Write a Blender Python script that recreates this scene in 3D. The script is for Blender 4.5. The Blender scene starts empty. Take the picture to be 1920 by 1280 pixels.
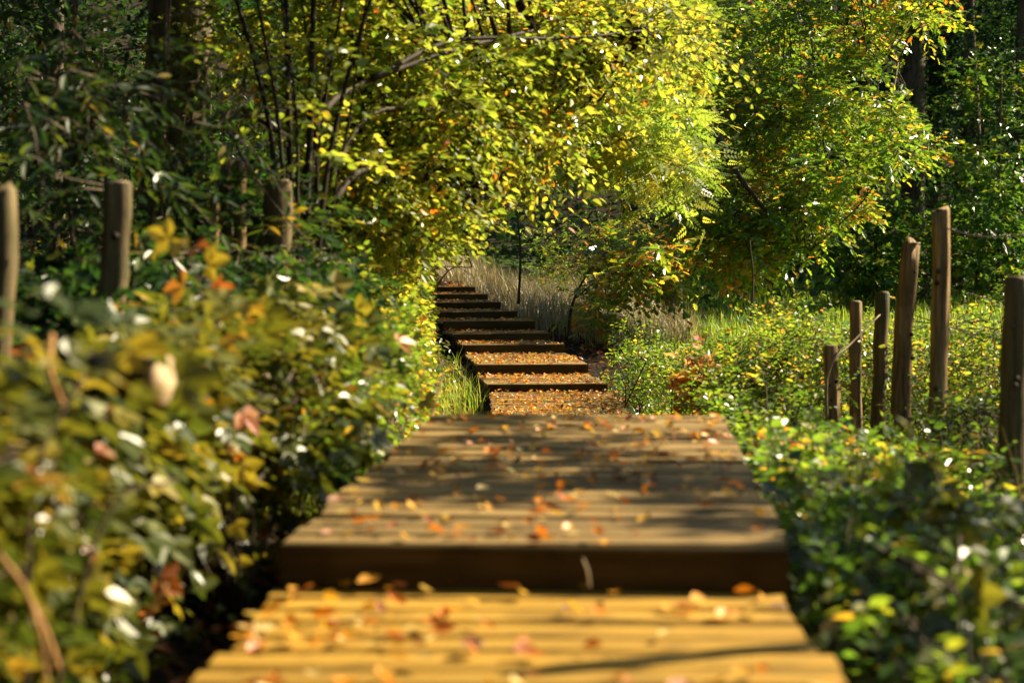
import bpy, math
import numpy as np
from mathutils import Matrix, Vector

rng = np.random.default_rng(11)
scene = bpy.context.scene
COL = scene.collection
R = math.radians

# ------------------------------------------------------------------ camera
C = 2.0            # eye height above the datum
F = 3733.0         # focal length in photo pixels (70 mm on 36 mm)
HOR = 460.0        # horizon row in the photo
cam = bpy.data.cameras.new('camera')
cam.lens, cam.sensor_width = 70.0, 36.0
cam.clip_start, cam.clip_end = 0.05, 600.0
cam.dof.use_dof = True
cam.dof.focus_distance = 21.0
cam.dof.aperture_fstop = 2.8
camo = bpy.data.objects.new('camera', cam)
camo.location = (0, 0, C)
camo.rotation_euler = (R(90) - math.atan((640 - HOR) / F), 0, 0)
COL.objects.link(camo)
scene.camera = camo

# ------------------------------------------------------------------ light
SUN_AZ, SUN_EL = R(66), R(35)          # azimuth to the right of the viewing direction
world = bpy.data.worlds.new('World'); scene.world = world; world.use_nodes = True
wn = world.node_tree.nodes
sky = wn.new('ShaderNodeTexSky'); sky.sky_type = 'NISHITA'; sky.sun_disc = False
sky.sun_elevation = SUN_EL; sky.sun_rotation = SUN_AZ
world.node_tree.links.new(sky.outputs[0], wn['Background'].inputs[0])
wn['Background'].inputs[1].default_value = 0.05
sun = bpy.data.lights.new('sun', 'SUN'); sun.energy = 5.0; sun.angle = R(0.5); sun.color = (1.0, 0.84, 0.59)
suno = bpy.data.objects.new('sun', sun); COL.objects.link(suno)
SD = Vector((math.sin(SUN_AZ) * math.cos(SUN_EL), math.cos(SUN_AZ) * math.cos(SUN_EL), math.sin(SUN_EL)))
suno.rotation_euler = SD.to_track_quat('Z', 'Y').to_euler()
suno.location = (20, 10, 25)
vs = scene.view_settings
vs.view_transform = 'Standard'; vs.look = 'None'; vs.gamma = 1.0; vs.exposure = 1.65
scene.cycles.use_denoising = True
scene.cycles.max_bounces = 6; scene.cycles.diffuse_bounces = 3; scene.cycles.glossy_bounces = 2
scene.cycles.transmission_bounces = 4; scene.cycles.transparent_max_bounces = 4
scene.cycles.caustics_reflective = False; scene.cycles.caustics_refractive = False
scene.cycles.sample_clamp_indirect = 4.0

# ------------------------------------------------------------------ helpers
def W(px, py, d):
    return np.array([(px - 960.0) / F * d, d, C - (py - HOR) / F * d])

def tag(o, label=None, cat=None, group=None, kind=None):
    if label: o['label'] = label
    if cat: o['category'] = cat
    if group: o['group'] = group
    if kind: o['kind'] = kind
    return o

def empty(name, loc, rz=0.0):
    o = bpy.data.objects.new(name, None); COL.objects.link(o)
    o.location = tuple(float(v) for v in loc); o.rotation_euler = (0, 0, rz)
    o.empty_display_size = 0.2
    return o

def mesh_np(name, V, loops, counts, mat, attrs=None, smooth=False):
    me = bpy.data.meshes.new(name)
    V = np.asarray(V, np.float32); loops = np.asarray(loops, np.int32); counts = np.asarray(counts, np.int32)
    me.vertices.add(len(V)); me.vertices.foreach_set('co', V.ravel())
    me.loops.add(len(loops)); me.loops.foreach_set('vertex_index', loops)
    me.polygons.add(len(counts))
    st = np.zeros(len(counts), np.int32); st[1:] = np.cumsum(counts)[:-1]
    me.polygons.foreach_set('loop_start', st)
    me.polygons.foreach_set('use_smooth', np.full(len(counts), bool(smooth)))
    for k, v in (attrs or {}).items():
        a = me.attributes.new(k, 'FLOAT', 'POINT'); a.data.foreach_set('value', np.asarray(v, np.float32))
    me.update(calc_edges=True)
    if mat: me.materials.append(mat)
    return me

def link(name, me, parent=None, loc=(0, 0, 0), rot=(0, 0, 0)):
    o = bpy.data.objects.new(name, me); COL.objects.link(o)
    o.location = loc; o.rotation_euler = rot
    if parent: o.parent = parent
    return o

def nrm(a):
    return a / np.maximum(np.linalg.norm(a, axis=-1, keepdims=True), 1e-9)

class Tubes:
    """collects tapered tubes; build() makes ONE mesh"""
    def __init__(s): s.V = []; s.L = []; s.Cn = []; s.n = 0
    def add(s, pts, radii, sides=6, caps=True, wob=0.0, flute=0.0):
        P = np.asarray(pts, float); r = np.broadcast_to(np.asarray(radii, float), (len(P),))
        T = np.gradient(P, axis=0); T = nrm(T)
        ref = np.array([0.31, 0.17, 0.93]) if abs(T[0, 2]) < 0.85 else np.array([0.92, 0.31, 0.1])
        U = nrm(np.cross(T, ref)); Vv = np.cross(T, U)
        a = np.arange(sides) / sides * 2 * np.pi
        w = 1.0 + (rng.normal(0, wob, (len(P), sides)) if wob else 0.0)
        if flute: w = w + rng.normal(0, flute, (1, sides)) - .22 * (np.arange(sides) == rng.integers(sides))[None] * (np.linspace(0, 1, len(P)) > rng.uniform(.2, .6))[:, None]
        ring = P[:, None, :] + (r[:, None] * w)[:, :, None] * (np.cos(a)[None, :, None] * U[:, None, :] + np.sin(a)[None, :, None] * Vv[:, None, :])
        m = len(P); base = s.n
        s.V.append(ring.reshape(-1, 3))
        i = np.arange(m - 1)[:, None] * sides; j = np.arange(sides)[None, :]; j2 = (j + 1) % sides
        q = np.stack([i + j, i + j2, i + sides + j2, i + sides + j], -1).reshape(-1, 4) + base
        s.L.append(q.ravel()); s.Cn.append(np.full(len(q), 4))
        if caps:
            s.L.append(base + (m - 1) * sides + np.arange(sides)); s.L.append(base + np.arange(sides)[::-1]); s.Cn.append(np.array([sides, sides]))
        s.n += m * sides
    def mesh(s, name, mat, off=(0, 0, 0), smooth=True):
        return mesh_np(name, np.concatenate(s.V) - np.asarray(off, float), np.concatenate(s.L), np.concatenate(s.Cn), mat, smooth=smooth)
    def build(s, name, mat, parent=None, off=(0, 0, 0)):
        return link(name, s.mesh(name, mat, off), parent)

def curve(pts, n=8, jit=0.0):
    """smooth polyline through pts (Catmull-Rom)"""
    P = np.asarray(pts, float)
    if len(P) == 2: P = np.array([P[0], (P[0] * 2 + P[1]) / 3, (P[0] + 2 * P[1]) / 3, P[1]])
    Q = np.vstack([2 * P[0] - P[1], P, 2 * P[-1] - P[-2]])
    out = []
    for i in range(1, len(Q) - 2):
        t = np.linspace(0, 1, n, endpoint=(i == len(Q) - 3))[:, None]
        p0, p1, p2, p3 = Q[i - 1], Q[i], Q[i + 1], Q[i + 2]
        out.append(0.5 * ((2 * p1) + (p2 - p0) * t + (2 * p0 - 5 * p1 + 4 * p2 - p3) * t ** 2 + (3 * p1 - p0 - 3 * p2 + p3) * t ** 3))
    out = np.vstack(out)
    if jit: out[1:-1] += rng.normal(0, jit, out[1:-1].shape)
    return out

# ------------------------------------------------------------------ materials
def node_mat(name):
    m = bpy.data.materials.new(name); m.use_nodes = True
    n = m.node_tree.nodes; n.clear()
    return m, n, m.node_tree.links

def ramp_set(cr, stops):
    els = cr.color_ramp.elements
    els[0].position, els[0].color = stops[0][0], (*stops[0][1], 1)
    els[1].position, els[1].color = stops[-1][0], (*stops[-1][1], 1)
    for p, c in stops[1:-1]:
        e = els.new(p); e.color = (*c, 1)

def leaf_mat(name, stops, trans=0.45, rough=0.34, spec=0.5, tgain=1.5):
    m, n, l = node_mat(name)
    out = n.new('ShaderNodeOutputMaterial'); mix = n.new('ShaderNodeMixShader')
    p = n.new('ShaderNodeBsdfPrincipled'); t = n.new('ShaderNodeBsdfTranslucent')
    at = n.new('ShaderNodeAttribute'); at.attribute_name = 'lv'
    cr = n.new('ShaderNodeValToRGB'); ramp_set(cr, stops)
    nz = n.new('ShaderNodeTexNoise'); nz.inputs['Scale'].default_value = 22.0; nz.inputs['Detail'].default_value = 2.0
    ma = n.new('ShaderNodeMath'); ma.operation = 'MULTIPLY_ADD'; ma.inputs[1].default_value = 0.16
    sub = n.new('ShaderNodeMath'); sub.operation = 'SUBTRACT'; sub.inputs[1].default_value = 0.08
    geo = n.new('ShaderNodeTexCoord')
    l.new(geo.outputs['Object'], nz.inputs['Vector'])
    l.new(nz.outputs['Fac'], ma.inputs[0]); l.new(at.outputs['Fac'], sub.inputs[0]); l.new(sub.outputs[0], ma.inputs[2])
    l.new(ma.outputs[0], cr.inputs[0]); l.new(cr.outputs[0], p.inputs['Base Color'])
    g = n.new('ShaderNodeMix'); g.data_type = 'RGBA'; g.blend_type = 'MULTIPLY'; g.inputs[0].default_value = 1.0
    g.inputs[7].default_value = (tgain * 1.16, tgain * 1.05, tgain * 0.7, 1)
    l.new(cr.outputs[0], g.inputs[6]); l.new(g.outputs[2], t.inputs['Color'])
    p.inputs['Roughness'].default_value = rough; p.inputs['Specular IOR Level'].default_value = spec
    mix.inputs[0].default_value = trans
    l.new(p.outputs[0], mix.inputs[1]); l.new(t.outputs[0], mix.inputs[2]); l.new(mix.outputs[0], out.inputs[0])
    return m

GREENS = dict(
    hazel=[(0, (.022, .058, .008)), (.30, (.070, .145, .012)), (.60, (.185, .245, .026)), (.84, (.34, .345, .05)), (.94, (.45, .33, .02)), (1, (.42, .13, .015))],
    robinia=[(0, (.045, .10, .018)), (.5, (.13, .22, .030)), (.85, (.26, .32, .05)), (1, (.42, .34, .03))],
    oak=[(0, (.020, .058, .010)), (.4, (.06, .13, .014)), (.72, (.13, .21, .018)), (.90, (.33, .31, .025)), (1, (.42, .14, .015))],
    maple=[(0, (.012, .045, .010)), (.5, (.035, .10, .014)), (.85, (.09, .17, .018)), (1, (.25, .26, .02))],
    bramble=[(0, (.018, .036, .009)), (.40, (.055, .085, .011)), (.68, (.145, .155, .016)), (.9, (.36, .28, .03)), (1, (.34, .10, .02))],
    weed=[(0, (.028, .072, .012)), (.45, (.075, .155, .016)), (.78, (.17, .25, .022)), (.92, (.42, .32, .03)), (1, (.34, .12, .02))],
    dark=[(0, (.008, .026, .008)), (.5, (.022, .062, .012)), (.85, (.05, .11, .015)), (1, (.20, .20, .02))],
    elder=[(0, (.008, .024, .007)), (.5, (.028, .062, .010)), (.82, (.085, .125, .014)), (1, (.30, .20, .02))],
    litter=[(0, (.11, .035, .010)), (.3, (.32, .095, .012)), (.55, (.58, .20, .014)), (.8, (.66, .38, .025)), (1, (.55, .47, .20))],
    flame=[(0, (.22, .05, .03)), (.5, (.46, .17, .08)), (.8, (.52, .30, .14)), (1, (.55, .42, .05))],
    grass=[(0, (.035, .085, .012)), (.6, (.10, .19, .018)), (1, (.26, .27, .05))],
    straw=[(0, (.10, .085, .035)), (.6, (.27, .23, .12)), (1, (.42, .38, .24))],
)
LM = {k: leaf_mat('leaf_' + k, v, trans=(.22 if k in ('litter', 'straw') else .52 if k not in ('bramble',) else .40),
                  rough=(.42 if k in ('litter', 'straw', 'grass') else .40 if k == 'bramble' else .32), tgain=(2.0 if k in ('hazel', 'robinia', 'weed', 'oak', 'grass') else 1.4), spec=(.4 if k in ('litter', 'straw', 'grass', 'dark', 'maple') else .6)) for k, v in GREENS.items()}

def wood_mat(name, c1, c2, stretch=(1.2, 26, 26), bump=0.35, var=0.5, rough=0.72, moss=0.0, coord='Object', spec=.2):
    m, n, l = node_mat(name)
    out = n.new('ShaderNodeOutputMaterial'); p = n.new('ShaderNodeBsdfPrincipled')
    tc = n.new('ShaderNodeTexCoord'); mp = n.new('ShaderNodeMapping'); mp.inputs['Scale'].default_value = stretch
    oi = n.new('ShaderNodeObjectInfo'); vm = n.new('ShaderNodeVectorMath'); vm.operation = 'ADD'
    sc_ = n.new('ShaderNodeMath'); sc_.operation = 'MULTIPLY'; sc_.inputs[1].default_value = 37.0
    l.new(oi.outputs['Random'], sc_.inputs[0]); l.new(tc.outputs[coord], vm.inputs[0]); l.new(sc_.outputs[0], vm.inputs[1])
    l.new(vm.outputs[0], mp.inputs['Vector'])
    nz = n.new('ShaderNodeTexNoise'); nz.inputs['Scale'].default_value = 1.6; nz.inputs['Detail'].default_value = 7; nz.inputs['Roughness'].default_value = .65
    l.new(mp.outputs[0], nz.inputs['Vector'])
    n2 = n.new('ShaderNodeTexNoise'); n2.inputs['Scale'].default_value = 5.0; n2.inputs['Detail'].default_value = 4
    l.new(vm.outputs[0], n2.inputs['Vector'])
    cr = n.new('ShaderNodeValToRGB'); ramp_set(cr, [(.3, c1), (.52, tuple((a + b) / 2 for a, b in zip(c1, c2))), (.72, c2)])
    l.new(nz.outputs['Fac'], cr.inputs[0])
    hs = n.new('ShaderNodeHueSaturation')
    mr = n.new('ShaderNodeMapRange'); mr.inputs[3].default_value = 1 - var * .5; mr.inputs[4].default_value = 1 + var * .5
    l.new(oi.outputs['Random'], mr.inputs[0]); l.new(mr.outputs[0], hs.inputs['Value']); l.new(cr.outputs[0], hs.inputs['Color'])
    st = n.new('ShaderNodeMix'); st.data_type = 'RGBA'
    cr2 = n.new('ShaderNodeValToRGB'); ramp_set(cr2, [(.52, (0, 0, 0)), (.70, (1, 1, 1))])
    l.new(n2.outputs['Fac'], cr2.inputs[0])
    ms = n.new('ShaderNodeMath'); ms.operation = 'MULTIPLY'; ms.inputs[1].default_value = .55 + moss * .4
    l.new(cr2.outputs[0], ms.inputs[0]); l.new(ms.outputs[0], st.inputs[0])
    st.inputs[7].default_value = (.05, .06, .015, 1) if moss else (c1[0] * .45, c1[1] * .42, c1[2] * .4, 1)
    l.new(hs.outputs[0], st.inputs[6]); l.new(st.outputs[2], p.inputs['Base Color'])
    bp = n.new('ShaderNodeBump'); bp.inputs['Strength'].default_value = bump; bp.inputs['Distance'].default_value = .012
    l.new(nz.outputs['Fac'], bp.inputs['Height']); l.new(bp.outputs[0], p.inputs['Normal'])
    p.inputs['Roughness'].default_value = rough; p.inputs['Specular IOR Level'].default_value = spec
    l.new(p.outputs[0], out.inputs[0])
    return m

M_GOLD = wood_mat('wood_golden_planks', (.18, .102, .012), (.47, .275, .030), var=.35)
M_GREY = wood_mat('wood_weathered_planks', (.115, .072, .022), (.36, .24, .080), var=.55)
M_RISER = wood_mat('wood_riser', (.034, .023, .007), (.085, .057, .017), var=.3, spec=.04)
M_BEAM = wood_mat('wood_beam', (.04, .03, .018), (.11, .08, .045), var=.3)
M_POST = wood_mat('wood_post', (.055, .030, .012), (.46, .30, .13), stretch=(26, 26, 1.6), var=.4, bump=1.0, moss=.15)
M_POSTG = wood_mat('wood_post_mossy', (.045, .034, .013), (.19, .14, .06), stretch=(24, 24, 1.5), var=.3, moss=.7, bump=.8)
M_END = wood_mat('wood_end_grain', (.25, .17, .09), (.52, .40, .24), stretch=(14, 14, 14), var=.2)
M_BARK = wood_mat('bark', (.025, .018, .010), (.14, .10, .06), stretch=(9, 9, 1.6), var=.3, bump=1.0)
M_BARKM = wood_mat('bark_mossy', (.03, .025, .012), (.20, .16, .085), stretch=(9, 9, 1.6), var=.3, moss=.6, bump=1.0)
M_STEM = wood_mat('coppice_bark', (.012, .009, .006), (.055, .038, .022), stretch=(9, 9, 1.6), var=.3, bump=.6)
M_TWIG = wood_mat('twig_bark', (.028, .02, .012), (.12, .085, .05), stretch=(8, 8, 8), var=.5)
M_STALK = wood_mat('dry_stalk', (.26, .12, .035), (.50, .28, .10), stretch=(8, 8, 8), var=.4)
M_PALE = wood_mat('pale_stem', (.22, .16, .09), (.42, .34, .2), stretch=(8, 8, 8), var=.4)

def metal_mat():
    m, n, l = node_mat('rusty_wire'); out = n.new('ShaderNodeOutputMaterial'); p = n.new('ShaderNodeBsdfPrincipled')
    nz = n.new('ShaderNodeTexNoise'); nz.inputs['Scale'].default_value = 40
    cr = n.new('ShaderNodeValToRGB'); ramp_set(cr, [(.35, (.12, .06, .035)), (.65, (.32, .30, .28))])
    l.new(nz.outputs[0], cr.inputs[0]); l.new(cr.outputs[0], p.inputs['Base Color'])
    p.inputs['Metallic'].default_value = .8; p.inputs['Roughness'].default_value = .45; l.new(p.outputs[0], out.inputs[0]); return m
M_WIRE = metal_mat()

def ground_mat():
    m, n, l = node_mat('forest_floor'); out = n.new('ShaderNodeOutputMaterial'); p = n.new('ShaderNodeBsdfPrincipled')
    tc = n.new('ShaderNodeTexCoord')
    a = n.new('ShaderNodeTexNoise'); a.inputs['Scale'].default_value = 1.3; a.inputs['Detail'].default_value = 8
    b = n.new('ShaderNodeTexNoise'); b.inputs['Scale'].default_value = 26; b.inputs['Detail'].default_value = 6
    at = n.new('ShaderNodeAttribute'); at.attribute_name = 'meadow'
    for t in (a, b): l.new(tc.outputs['Object'], t.inputs['Vector'])
    c1 = n.new('ShaderNodeValToRGB'); ramp_set(c1, [(.3, (.010, .007, .004)), (.55, (.026, .018, .009)), (.75, (.06, .038, .018))])
    c2 = n.new('ShaderNodeValToRGB'); ramp_set(c2, [(.3, (.04, .09, .012)), (.6, (.08, .16, .018)), (.8, (.15, .19, .04))])
    l.new(b.outputs[0], c1.inputs[0]); l.new(a.outputs[0], c2.inputs[0])
    mx = n.new('ShaderNodeMix'); mx.data_type = 'RGBA'
    l.new(at.outputs['Fac'], mx.inputs[0]); l.new(c1.outputs[0], mx.inputs[6]); l.new(c2.outputs[0], mx.inputs[7])
    l.new(mx.outputs[2], p.inputs['Base Color'])
    bp = n.new('ShaderNodeBump'); bp.inputs['Strength'].default_value = .9; bp.inputs['Distance'].default_value = .05
    l.new(b.outputs[0], bp.inputs['Height']); l.new(bp.outputs[0], p.inputs['Normal'])
    p.inputs['Roughness'].default_value = .95; p.inputs['Specular IOR Level'].default_value = .1
    l.new(p.outputs[0], out.inputs[0]); return m
M_GROUND = ground_mat()

# ------------------------------------------------------------------ path layout and terrain
#  every deck section: front distance, far distance, surface height, centre x at both ends
SECT = [  # y0, y1, z, cx0, cx1
    (1.20, 4.72, C - .81, -.02, .035),
    (4.69, 8.40, C - .71, .05, .285),
    (8.40, 11.40, C - .98, .285, .43),
    (11.40, 14.40, C - 1.26, .43, .50),
    (14.40, 19.93, C - 1.46, .50, .37)]
STEPS = [(19.90, C - 1.386, .36), (21.40, C - 1.279, .22), (23.55, C - 1.172, .034), (24.40, C - 1.078, -.123), (25.2, C - .959, -.296),
         (26.0, C - .864, -.517), (26.8, C - .768, -.743), (27.6, C - .680, -.93), (28.4, C - .593, -1.12), (29.2, C - .50, -1.33)]
_py = [s[0] for s in SECT] + [s[0] for s in STEPS] + [33, 45, 120]
_px = [s[3] for s in SECT] + [s[2] for s in STEPS] + [-2.4, -6, -30]
def cxf(y): return np.interp(y, _py, _px)
_gy = [-20, 1, 8, 10, 16, 19.9, 24, 28, 33, 45, 60, 120]
_gz = [-1.2, -1.32, -1.3, -1.5, -1.75, -1.75, -1.45, -.95, -.25, 2.2, 7.5, 30]
_ry = [-20, 0, 5, 10, 14, 20, 30, 46, 60, 120]
_rz = [-1.2, -1.2, -1.25, -1.3, -1.45, -1.55, -1.35, -.85, 2.6, 22]
def sstep(a, b, x):
    t = np.clip((x - a) / (b - a), 0, 1); return t * t * (3 - 2 * t)
def H(x, y):
    x = np.asarray(x, float); y = np.asarray(y, float)
    u = x - cxf(y)
    g = np.interp(y, _gy, _gz); r = np.interp(y, _ry, _rz)
    k = sstep(.7, 3.2, u)
    z = g * (1 - k) + r * k
    z = z + np.maximum(-u - .75, 0) * .34 + np.maximum(-u - 6, 0) * .25
    z = z + .05 * np.sin(x * 2.1 + y * .7) + .06 * np.sin(y * 1.7 - x * 1.3) + .10 * np.sin(x * .5 + 1) * np.sin(y * .37)
    return C + z

gx = np.sign(np.linspace(-1, 1, 241)) * np.abs(np.linspace(-1, 1, 241)) ** 2.2 * 90
gy = -15 + np.linspace(0, 1, 261) ** 1.8 * 150
GX, GY = np.meshgrid(gx, gy); GZ = H(GX, GY)
nx, ny = len(gx), len(gy)
ii = (np.arange(ny - 1)[:, None] * nx + np.arange(nx - 1)[None, :]).ravel()
quads = np.stack([ii, ii + 1, ii + nx + 1, ii + nx], -1)
mead = (sstep(1.5, 3.5, GX - cxf(GY)) * sstep(20, 26, GY) * (1 - sstep(46, 50, GY))).ravel()
tag(link('ground', mesh_np('ground', np.stack([GX, GY, GZ], -1).reshape(-1, 3), quads.ravel(), np.full(len(quads), 4), M_GROUND, {'meadow': mead}, True)), kind='structure')

# ------------------------------------------------------------------ boardwalk
def plank_mesh(name, L, w, t, mat, bev=.006):
    prof = np.array([(-w/2 + bev, -t), (w/2 - bev, -t), (w/2, -t + bev), (w/2, -bev), (w/2 - bev, 0), (-w/2 + bev, 0), (-w/2, -bev), (-w/2, -t + bev)])
    V = []
    for k, x in enumerate((-L/2, rng.uniform(-.2, .2) * L, L/2)):
        q = prof.copy(); q[:, 0] += rng.normal(0, .0025); q[:, 1] += rng.normal(0, .0015)
        q[3:7, 1] += rng.normal(0, .0012, 4)
        V += [(x, a, b) for a, b in q]
    Lp, Cn = [], []
    for s in range(2):
        for j in range(8):
            Lp += [s*8 + j, s*8 + 8 + j, s*8 + 8 + (j + 1) % 8, s*8 + (j + 1) % 8]; Cn.append(4)
    Lp += list(range(8)); Cn.append(8); Lp += list(range(16, 24))[::-1]; Cn.append(8)
    return mesh_np(name, V, Lp, Cn, mat)

WID = 1.2
PITCH = .155
def plank_set(mat): return [plank_mesh('plank', WID + rng.uniform(-.025, .025), .128, .036, mat, .012) for _ in range(6)]
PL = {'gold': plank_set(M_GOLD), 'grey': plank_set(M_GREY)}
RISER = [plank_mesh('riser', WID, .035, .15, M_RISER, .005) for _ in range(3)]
BEAMS = {}
def beam(L):
    k = round(L, 2)
    if k not in BEAMS: BEAMS[k] = plank_mesh('side_beam', L, .07, .15, M_BEAM, .006)
    return BEAMS[k]
post_sup = Tubes(); post_sup.add([(0, 0, -.9), (0, 0, -.05)], [.05, .05], 8); SUPM = post_sup.mesh('support_post', M_BEAM)

def deck(name, y0, y1, z, c0, c1, kind, label, cat, group=None, riser=True):
    hd = math.atan2(c1 - c0, y1 - y0)
    root = tag(empty(name, (c0, y0, z), -hd), label, cat, group)
    L = (y1 - y0) / math.cos(hd)
    n = max(1, int(round((L - .02) / PITCH))); p = (L - .02) / n
    for i in range(n):
        o = link('plank', PL[kind][rng.integers(6)], root, (rng.normal(0, .006), .01 + (i + .5) * p, rng.normal(0, .0018)), (rng.normal(0, .004), 0, rng.normal(0, .0025) + (math.pi if rng.random() < .5 else 0)))
        if p < PITCH * .97: o.scale.y = p / PITCH
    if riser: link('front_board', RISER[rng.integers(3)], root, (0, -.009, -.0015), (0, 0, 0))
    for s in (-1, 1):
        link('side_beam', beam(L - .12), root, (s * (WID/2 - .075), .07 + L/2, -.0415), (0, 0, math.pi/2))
        for yy in ((.25, L - .25) if L > 1.4 else (L/2,)):
            link('support_post', SUPM, root, (s * (WID/2 - .165), yy, -.05))
    return root

DECKS = []
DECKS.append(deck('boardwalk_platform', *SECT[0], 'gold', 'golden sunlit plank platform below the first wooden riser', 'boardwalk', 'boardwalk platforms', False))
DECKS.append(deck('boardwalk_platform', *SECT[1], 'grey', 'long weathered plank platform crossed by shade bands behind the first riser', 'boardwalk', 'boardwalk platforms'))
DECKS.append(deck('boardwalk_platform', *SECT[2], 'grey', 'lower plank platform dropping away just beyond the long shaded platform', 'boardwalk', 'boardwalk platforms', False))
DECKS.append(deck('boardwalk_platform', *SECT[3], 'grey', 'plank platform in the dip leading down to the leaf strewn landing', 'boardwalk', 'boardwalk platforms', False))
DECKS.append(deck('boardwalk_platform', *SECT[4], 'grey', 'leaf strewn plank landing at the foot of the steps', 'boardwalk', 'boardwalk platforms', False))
ORD = ['first', 'second', 'third', 'fourth', 'fifth', 'sixth', 'seventh', 'eighth', 'ninth', 'tenth', 'eleventh']
STEPDECK = []
for i in range(len(STEPS) - 1):
    y0, z, c0 = STEPS[i]; y1, _, c1 = STEPS[i + 1]
    STEPDECK.append((y0, y1, z, c0, c1))
    deck('timber_step', y0, y1 + .05, z, c0, c1, 'grey', f'{ORD[i]} timber step counting up from the leaf strewn landing', 'step', 'timber steps climbing the bank')

# ------------------------------------------------------------------ leaf templates (x along, y across, z normal)
def side_faces(half):
    """half outline (x,y) base..tip -> folded two-sided leaf"""
    h = np.array(half, float); m = len(h)
    V = [(x, y, .30 * y - .06 * x * x) for x, y in h] + [(x, -y, .30 * y - .06 * x * x) for x, y in h[1:-1]]
    f1 = list(range(m)); f2 = [0] + list(range(m, 2 * m - 2)) + [m - 1]
    return np.array(V), [f1[::-1], f2]
def combine(parts):
    V, Fs, n = [], [], 0
    for (v, f), (ox, oy, ang, sc) in parts:
        c, s = math.cos(ang), math.sin(ang)
        q = v * sc; q = np.stack([q[:, 0] * c - q[:, 1] * s + ox, q[:, 0] * s + q[:, 1] * c + oy, q[:, 2]], -1)
        V.append(q); Fs += [[i + n for i in g] for g in f]; n += len(v)
    return np.vstack(V), Fs
OV = side_faces([(0, 0), (.3, .25), (.68, .22), (1, 0)])
OVB = side_faces([(0, 0), (.12, .20), (.38, .34), (.70, .24), (1, 0)])
NAR = side_faces([(0, 0), (.35, .15), (.7, .13), (1, 0)])
OAK = side_faces([(0, 0), (.18, .08), (.30, .24), (.40, .12), (.54, .33), (.66, .15), (.80, .25), (1, 0)])
MAP = side_faces([(.12, 0), (0, .20), (.12, .34), (.22, .30), (.36, .56), (.50, .38), (.54, .20), (.74, .26), (1, 0)])
TRI = combine([(OVB, (0.42, 0, 0, .62)), (OVB, (.40, .02, 1.15, .50)), (OVB, (.40, -.02, -1.15, .50))])
DIA = (np.array([(0, 0, 0), (.5, .26, .04), (1, 0, -.03), (.5, -.26, .04)]), [[0, 3, 2, 1]])
PIN = combine([(DIA, (.15 + .17 * k, s * .02, s * 1.15, .36 - .012 * k * k)) for k in range(5) for s in (1, -1)] + [(DIA, (.98, 0, 0, .33))])
def curled():
    xs = np.linspace(0, 1, 4); hw = [.05, .30, .26, .02]; V = []
    for x, h in zip(xs, hw):
        for y in (-1, 0, 1): V.append((x, y * h, .55 * (y * h) ** 2 * 3 + .32 * (x - .5) ** 2))
    f = [[a*3 + b, a*3 + b + 3, a*3 + b + 4, a*3 + b + 1] for a in range(3) for b in range(2)]
    return np.array(V), f
CUR = curled()
TPL = dict(oval=OV, ovb=OVB, nar=NAR, oak=OAK, maple=MAP, tri=TRI, pin=PIN, cur=CUR)

def leaves_mesh(name, tpl, P, A, N, S, LV, mat):
    T, Fs = TPL[tpl]; n, m = len(P), len(T)
    A = nrm(A); N = nrm(N - (N * A).sum(-1, keepdims=True) * A); B = np.cross(N, A)
    V = P[:, None] + S[:, None, None] * (T[None, :, 0:1] * A[:, None] + T[None, :, 1:2] * B[:, None] + T[None, :, 2:3] * N[:, None])
    fl = np.concatenate([np.array(f) for f in Fs]); cn = np.array([len(f) for f in Fs])
    loops = (fl[None] + np.arange(n)[:, None] * m).ravel()
    return mesh_np(name, V.reshape(-1, 3), loops, np.tile(cn, n), mat, {'lv': np.repeat(np.clip(LV, 0, 1), m)})

_lib = {}
def leaf_single(tpl, mat, q):
    k = (tpl, mat.name, q)
    if k not in _lib:
        z = np.zeros((1, 3))
        _lib[k] = leaves_mesh('leaf', tpl, z, np.array([[1., 0, 0]]), np.array([[0, 0, 1.]]), np.ones(1), np.array([(q + .5) / 8]), mat)
    return _lib[k]

def leaf_objects(root, origin, tpl, mat, P, A, N, S, LV, name='leaf'):
    A = nrm(A); N = nrm(N - (N * A).sum(-1, keepdims=True) * A); B = np.cross(N, A)
    out = []
    for i in range(len(P)):
        q = int(np.clip(LV[i] * 8, 0, 7))
        o = bpy.data.objects.new(name, leaf_single(tpl, mat, q)); COL.objects.link(o)
        s = float(S[i]); a, b, c, p = A[i] * s, B[i] * s, N[i] * s, P[i] - origin
        o.matrix_local = Matrix(((a[0], b[0], c[0], p[0]), (a[1], b[1], c[1], p[1]), (a[2], b[2], c[2], p[2]), (0, 0, 0, 1)))
        if root: o.parent = root
        out.append(o)
    return out

SPEC = {  # template, leaf size, leaves per twig, twig length, material, droop, lv mean, lv spread
    'hazel': ('ovb', .056, 11, .42, 'hazel', .35, .54, .17),
    'robinia': ('pin', .155, 7, .42, 'robinia', .34, .62, .16),
    'oak': ('oak', .115, 8, .36, 'oak', .30, .56, .20),
    'maple': ('maple', .13, 7, .40, 'maple', .25, .58, .18),
    'bramble': ('tri', .112, 6, .34, 'bramble', .45, .58, .17),
    'elder': ('nar', .085, 9, .36, 'elder', .55, .50, .20),
    'weed': ('oval', .042, 9, .28, 'weed', .15, .56, .18),
    'lush': ('ovb', .050, 8, .24, 'weed', .15, .46, .22),
    'dark': ('oval', .105, 9, .55, 'dark', .35, .50, .22),
    'ivy': ('maple', .060, 8, .30, 'dark', .45, .44, .18),
    'far': ('oval', .13, 9, .65, 'maple', .30, .52, .22),
    'flame': ('maple', .10, 5, .20, 'flame', .30, .6, .25),
}

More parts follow.
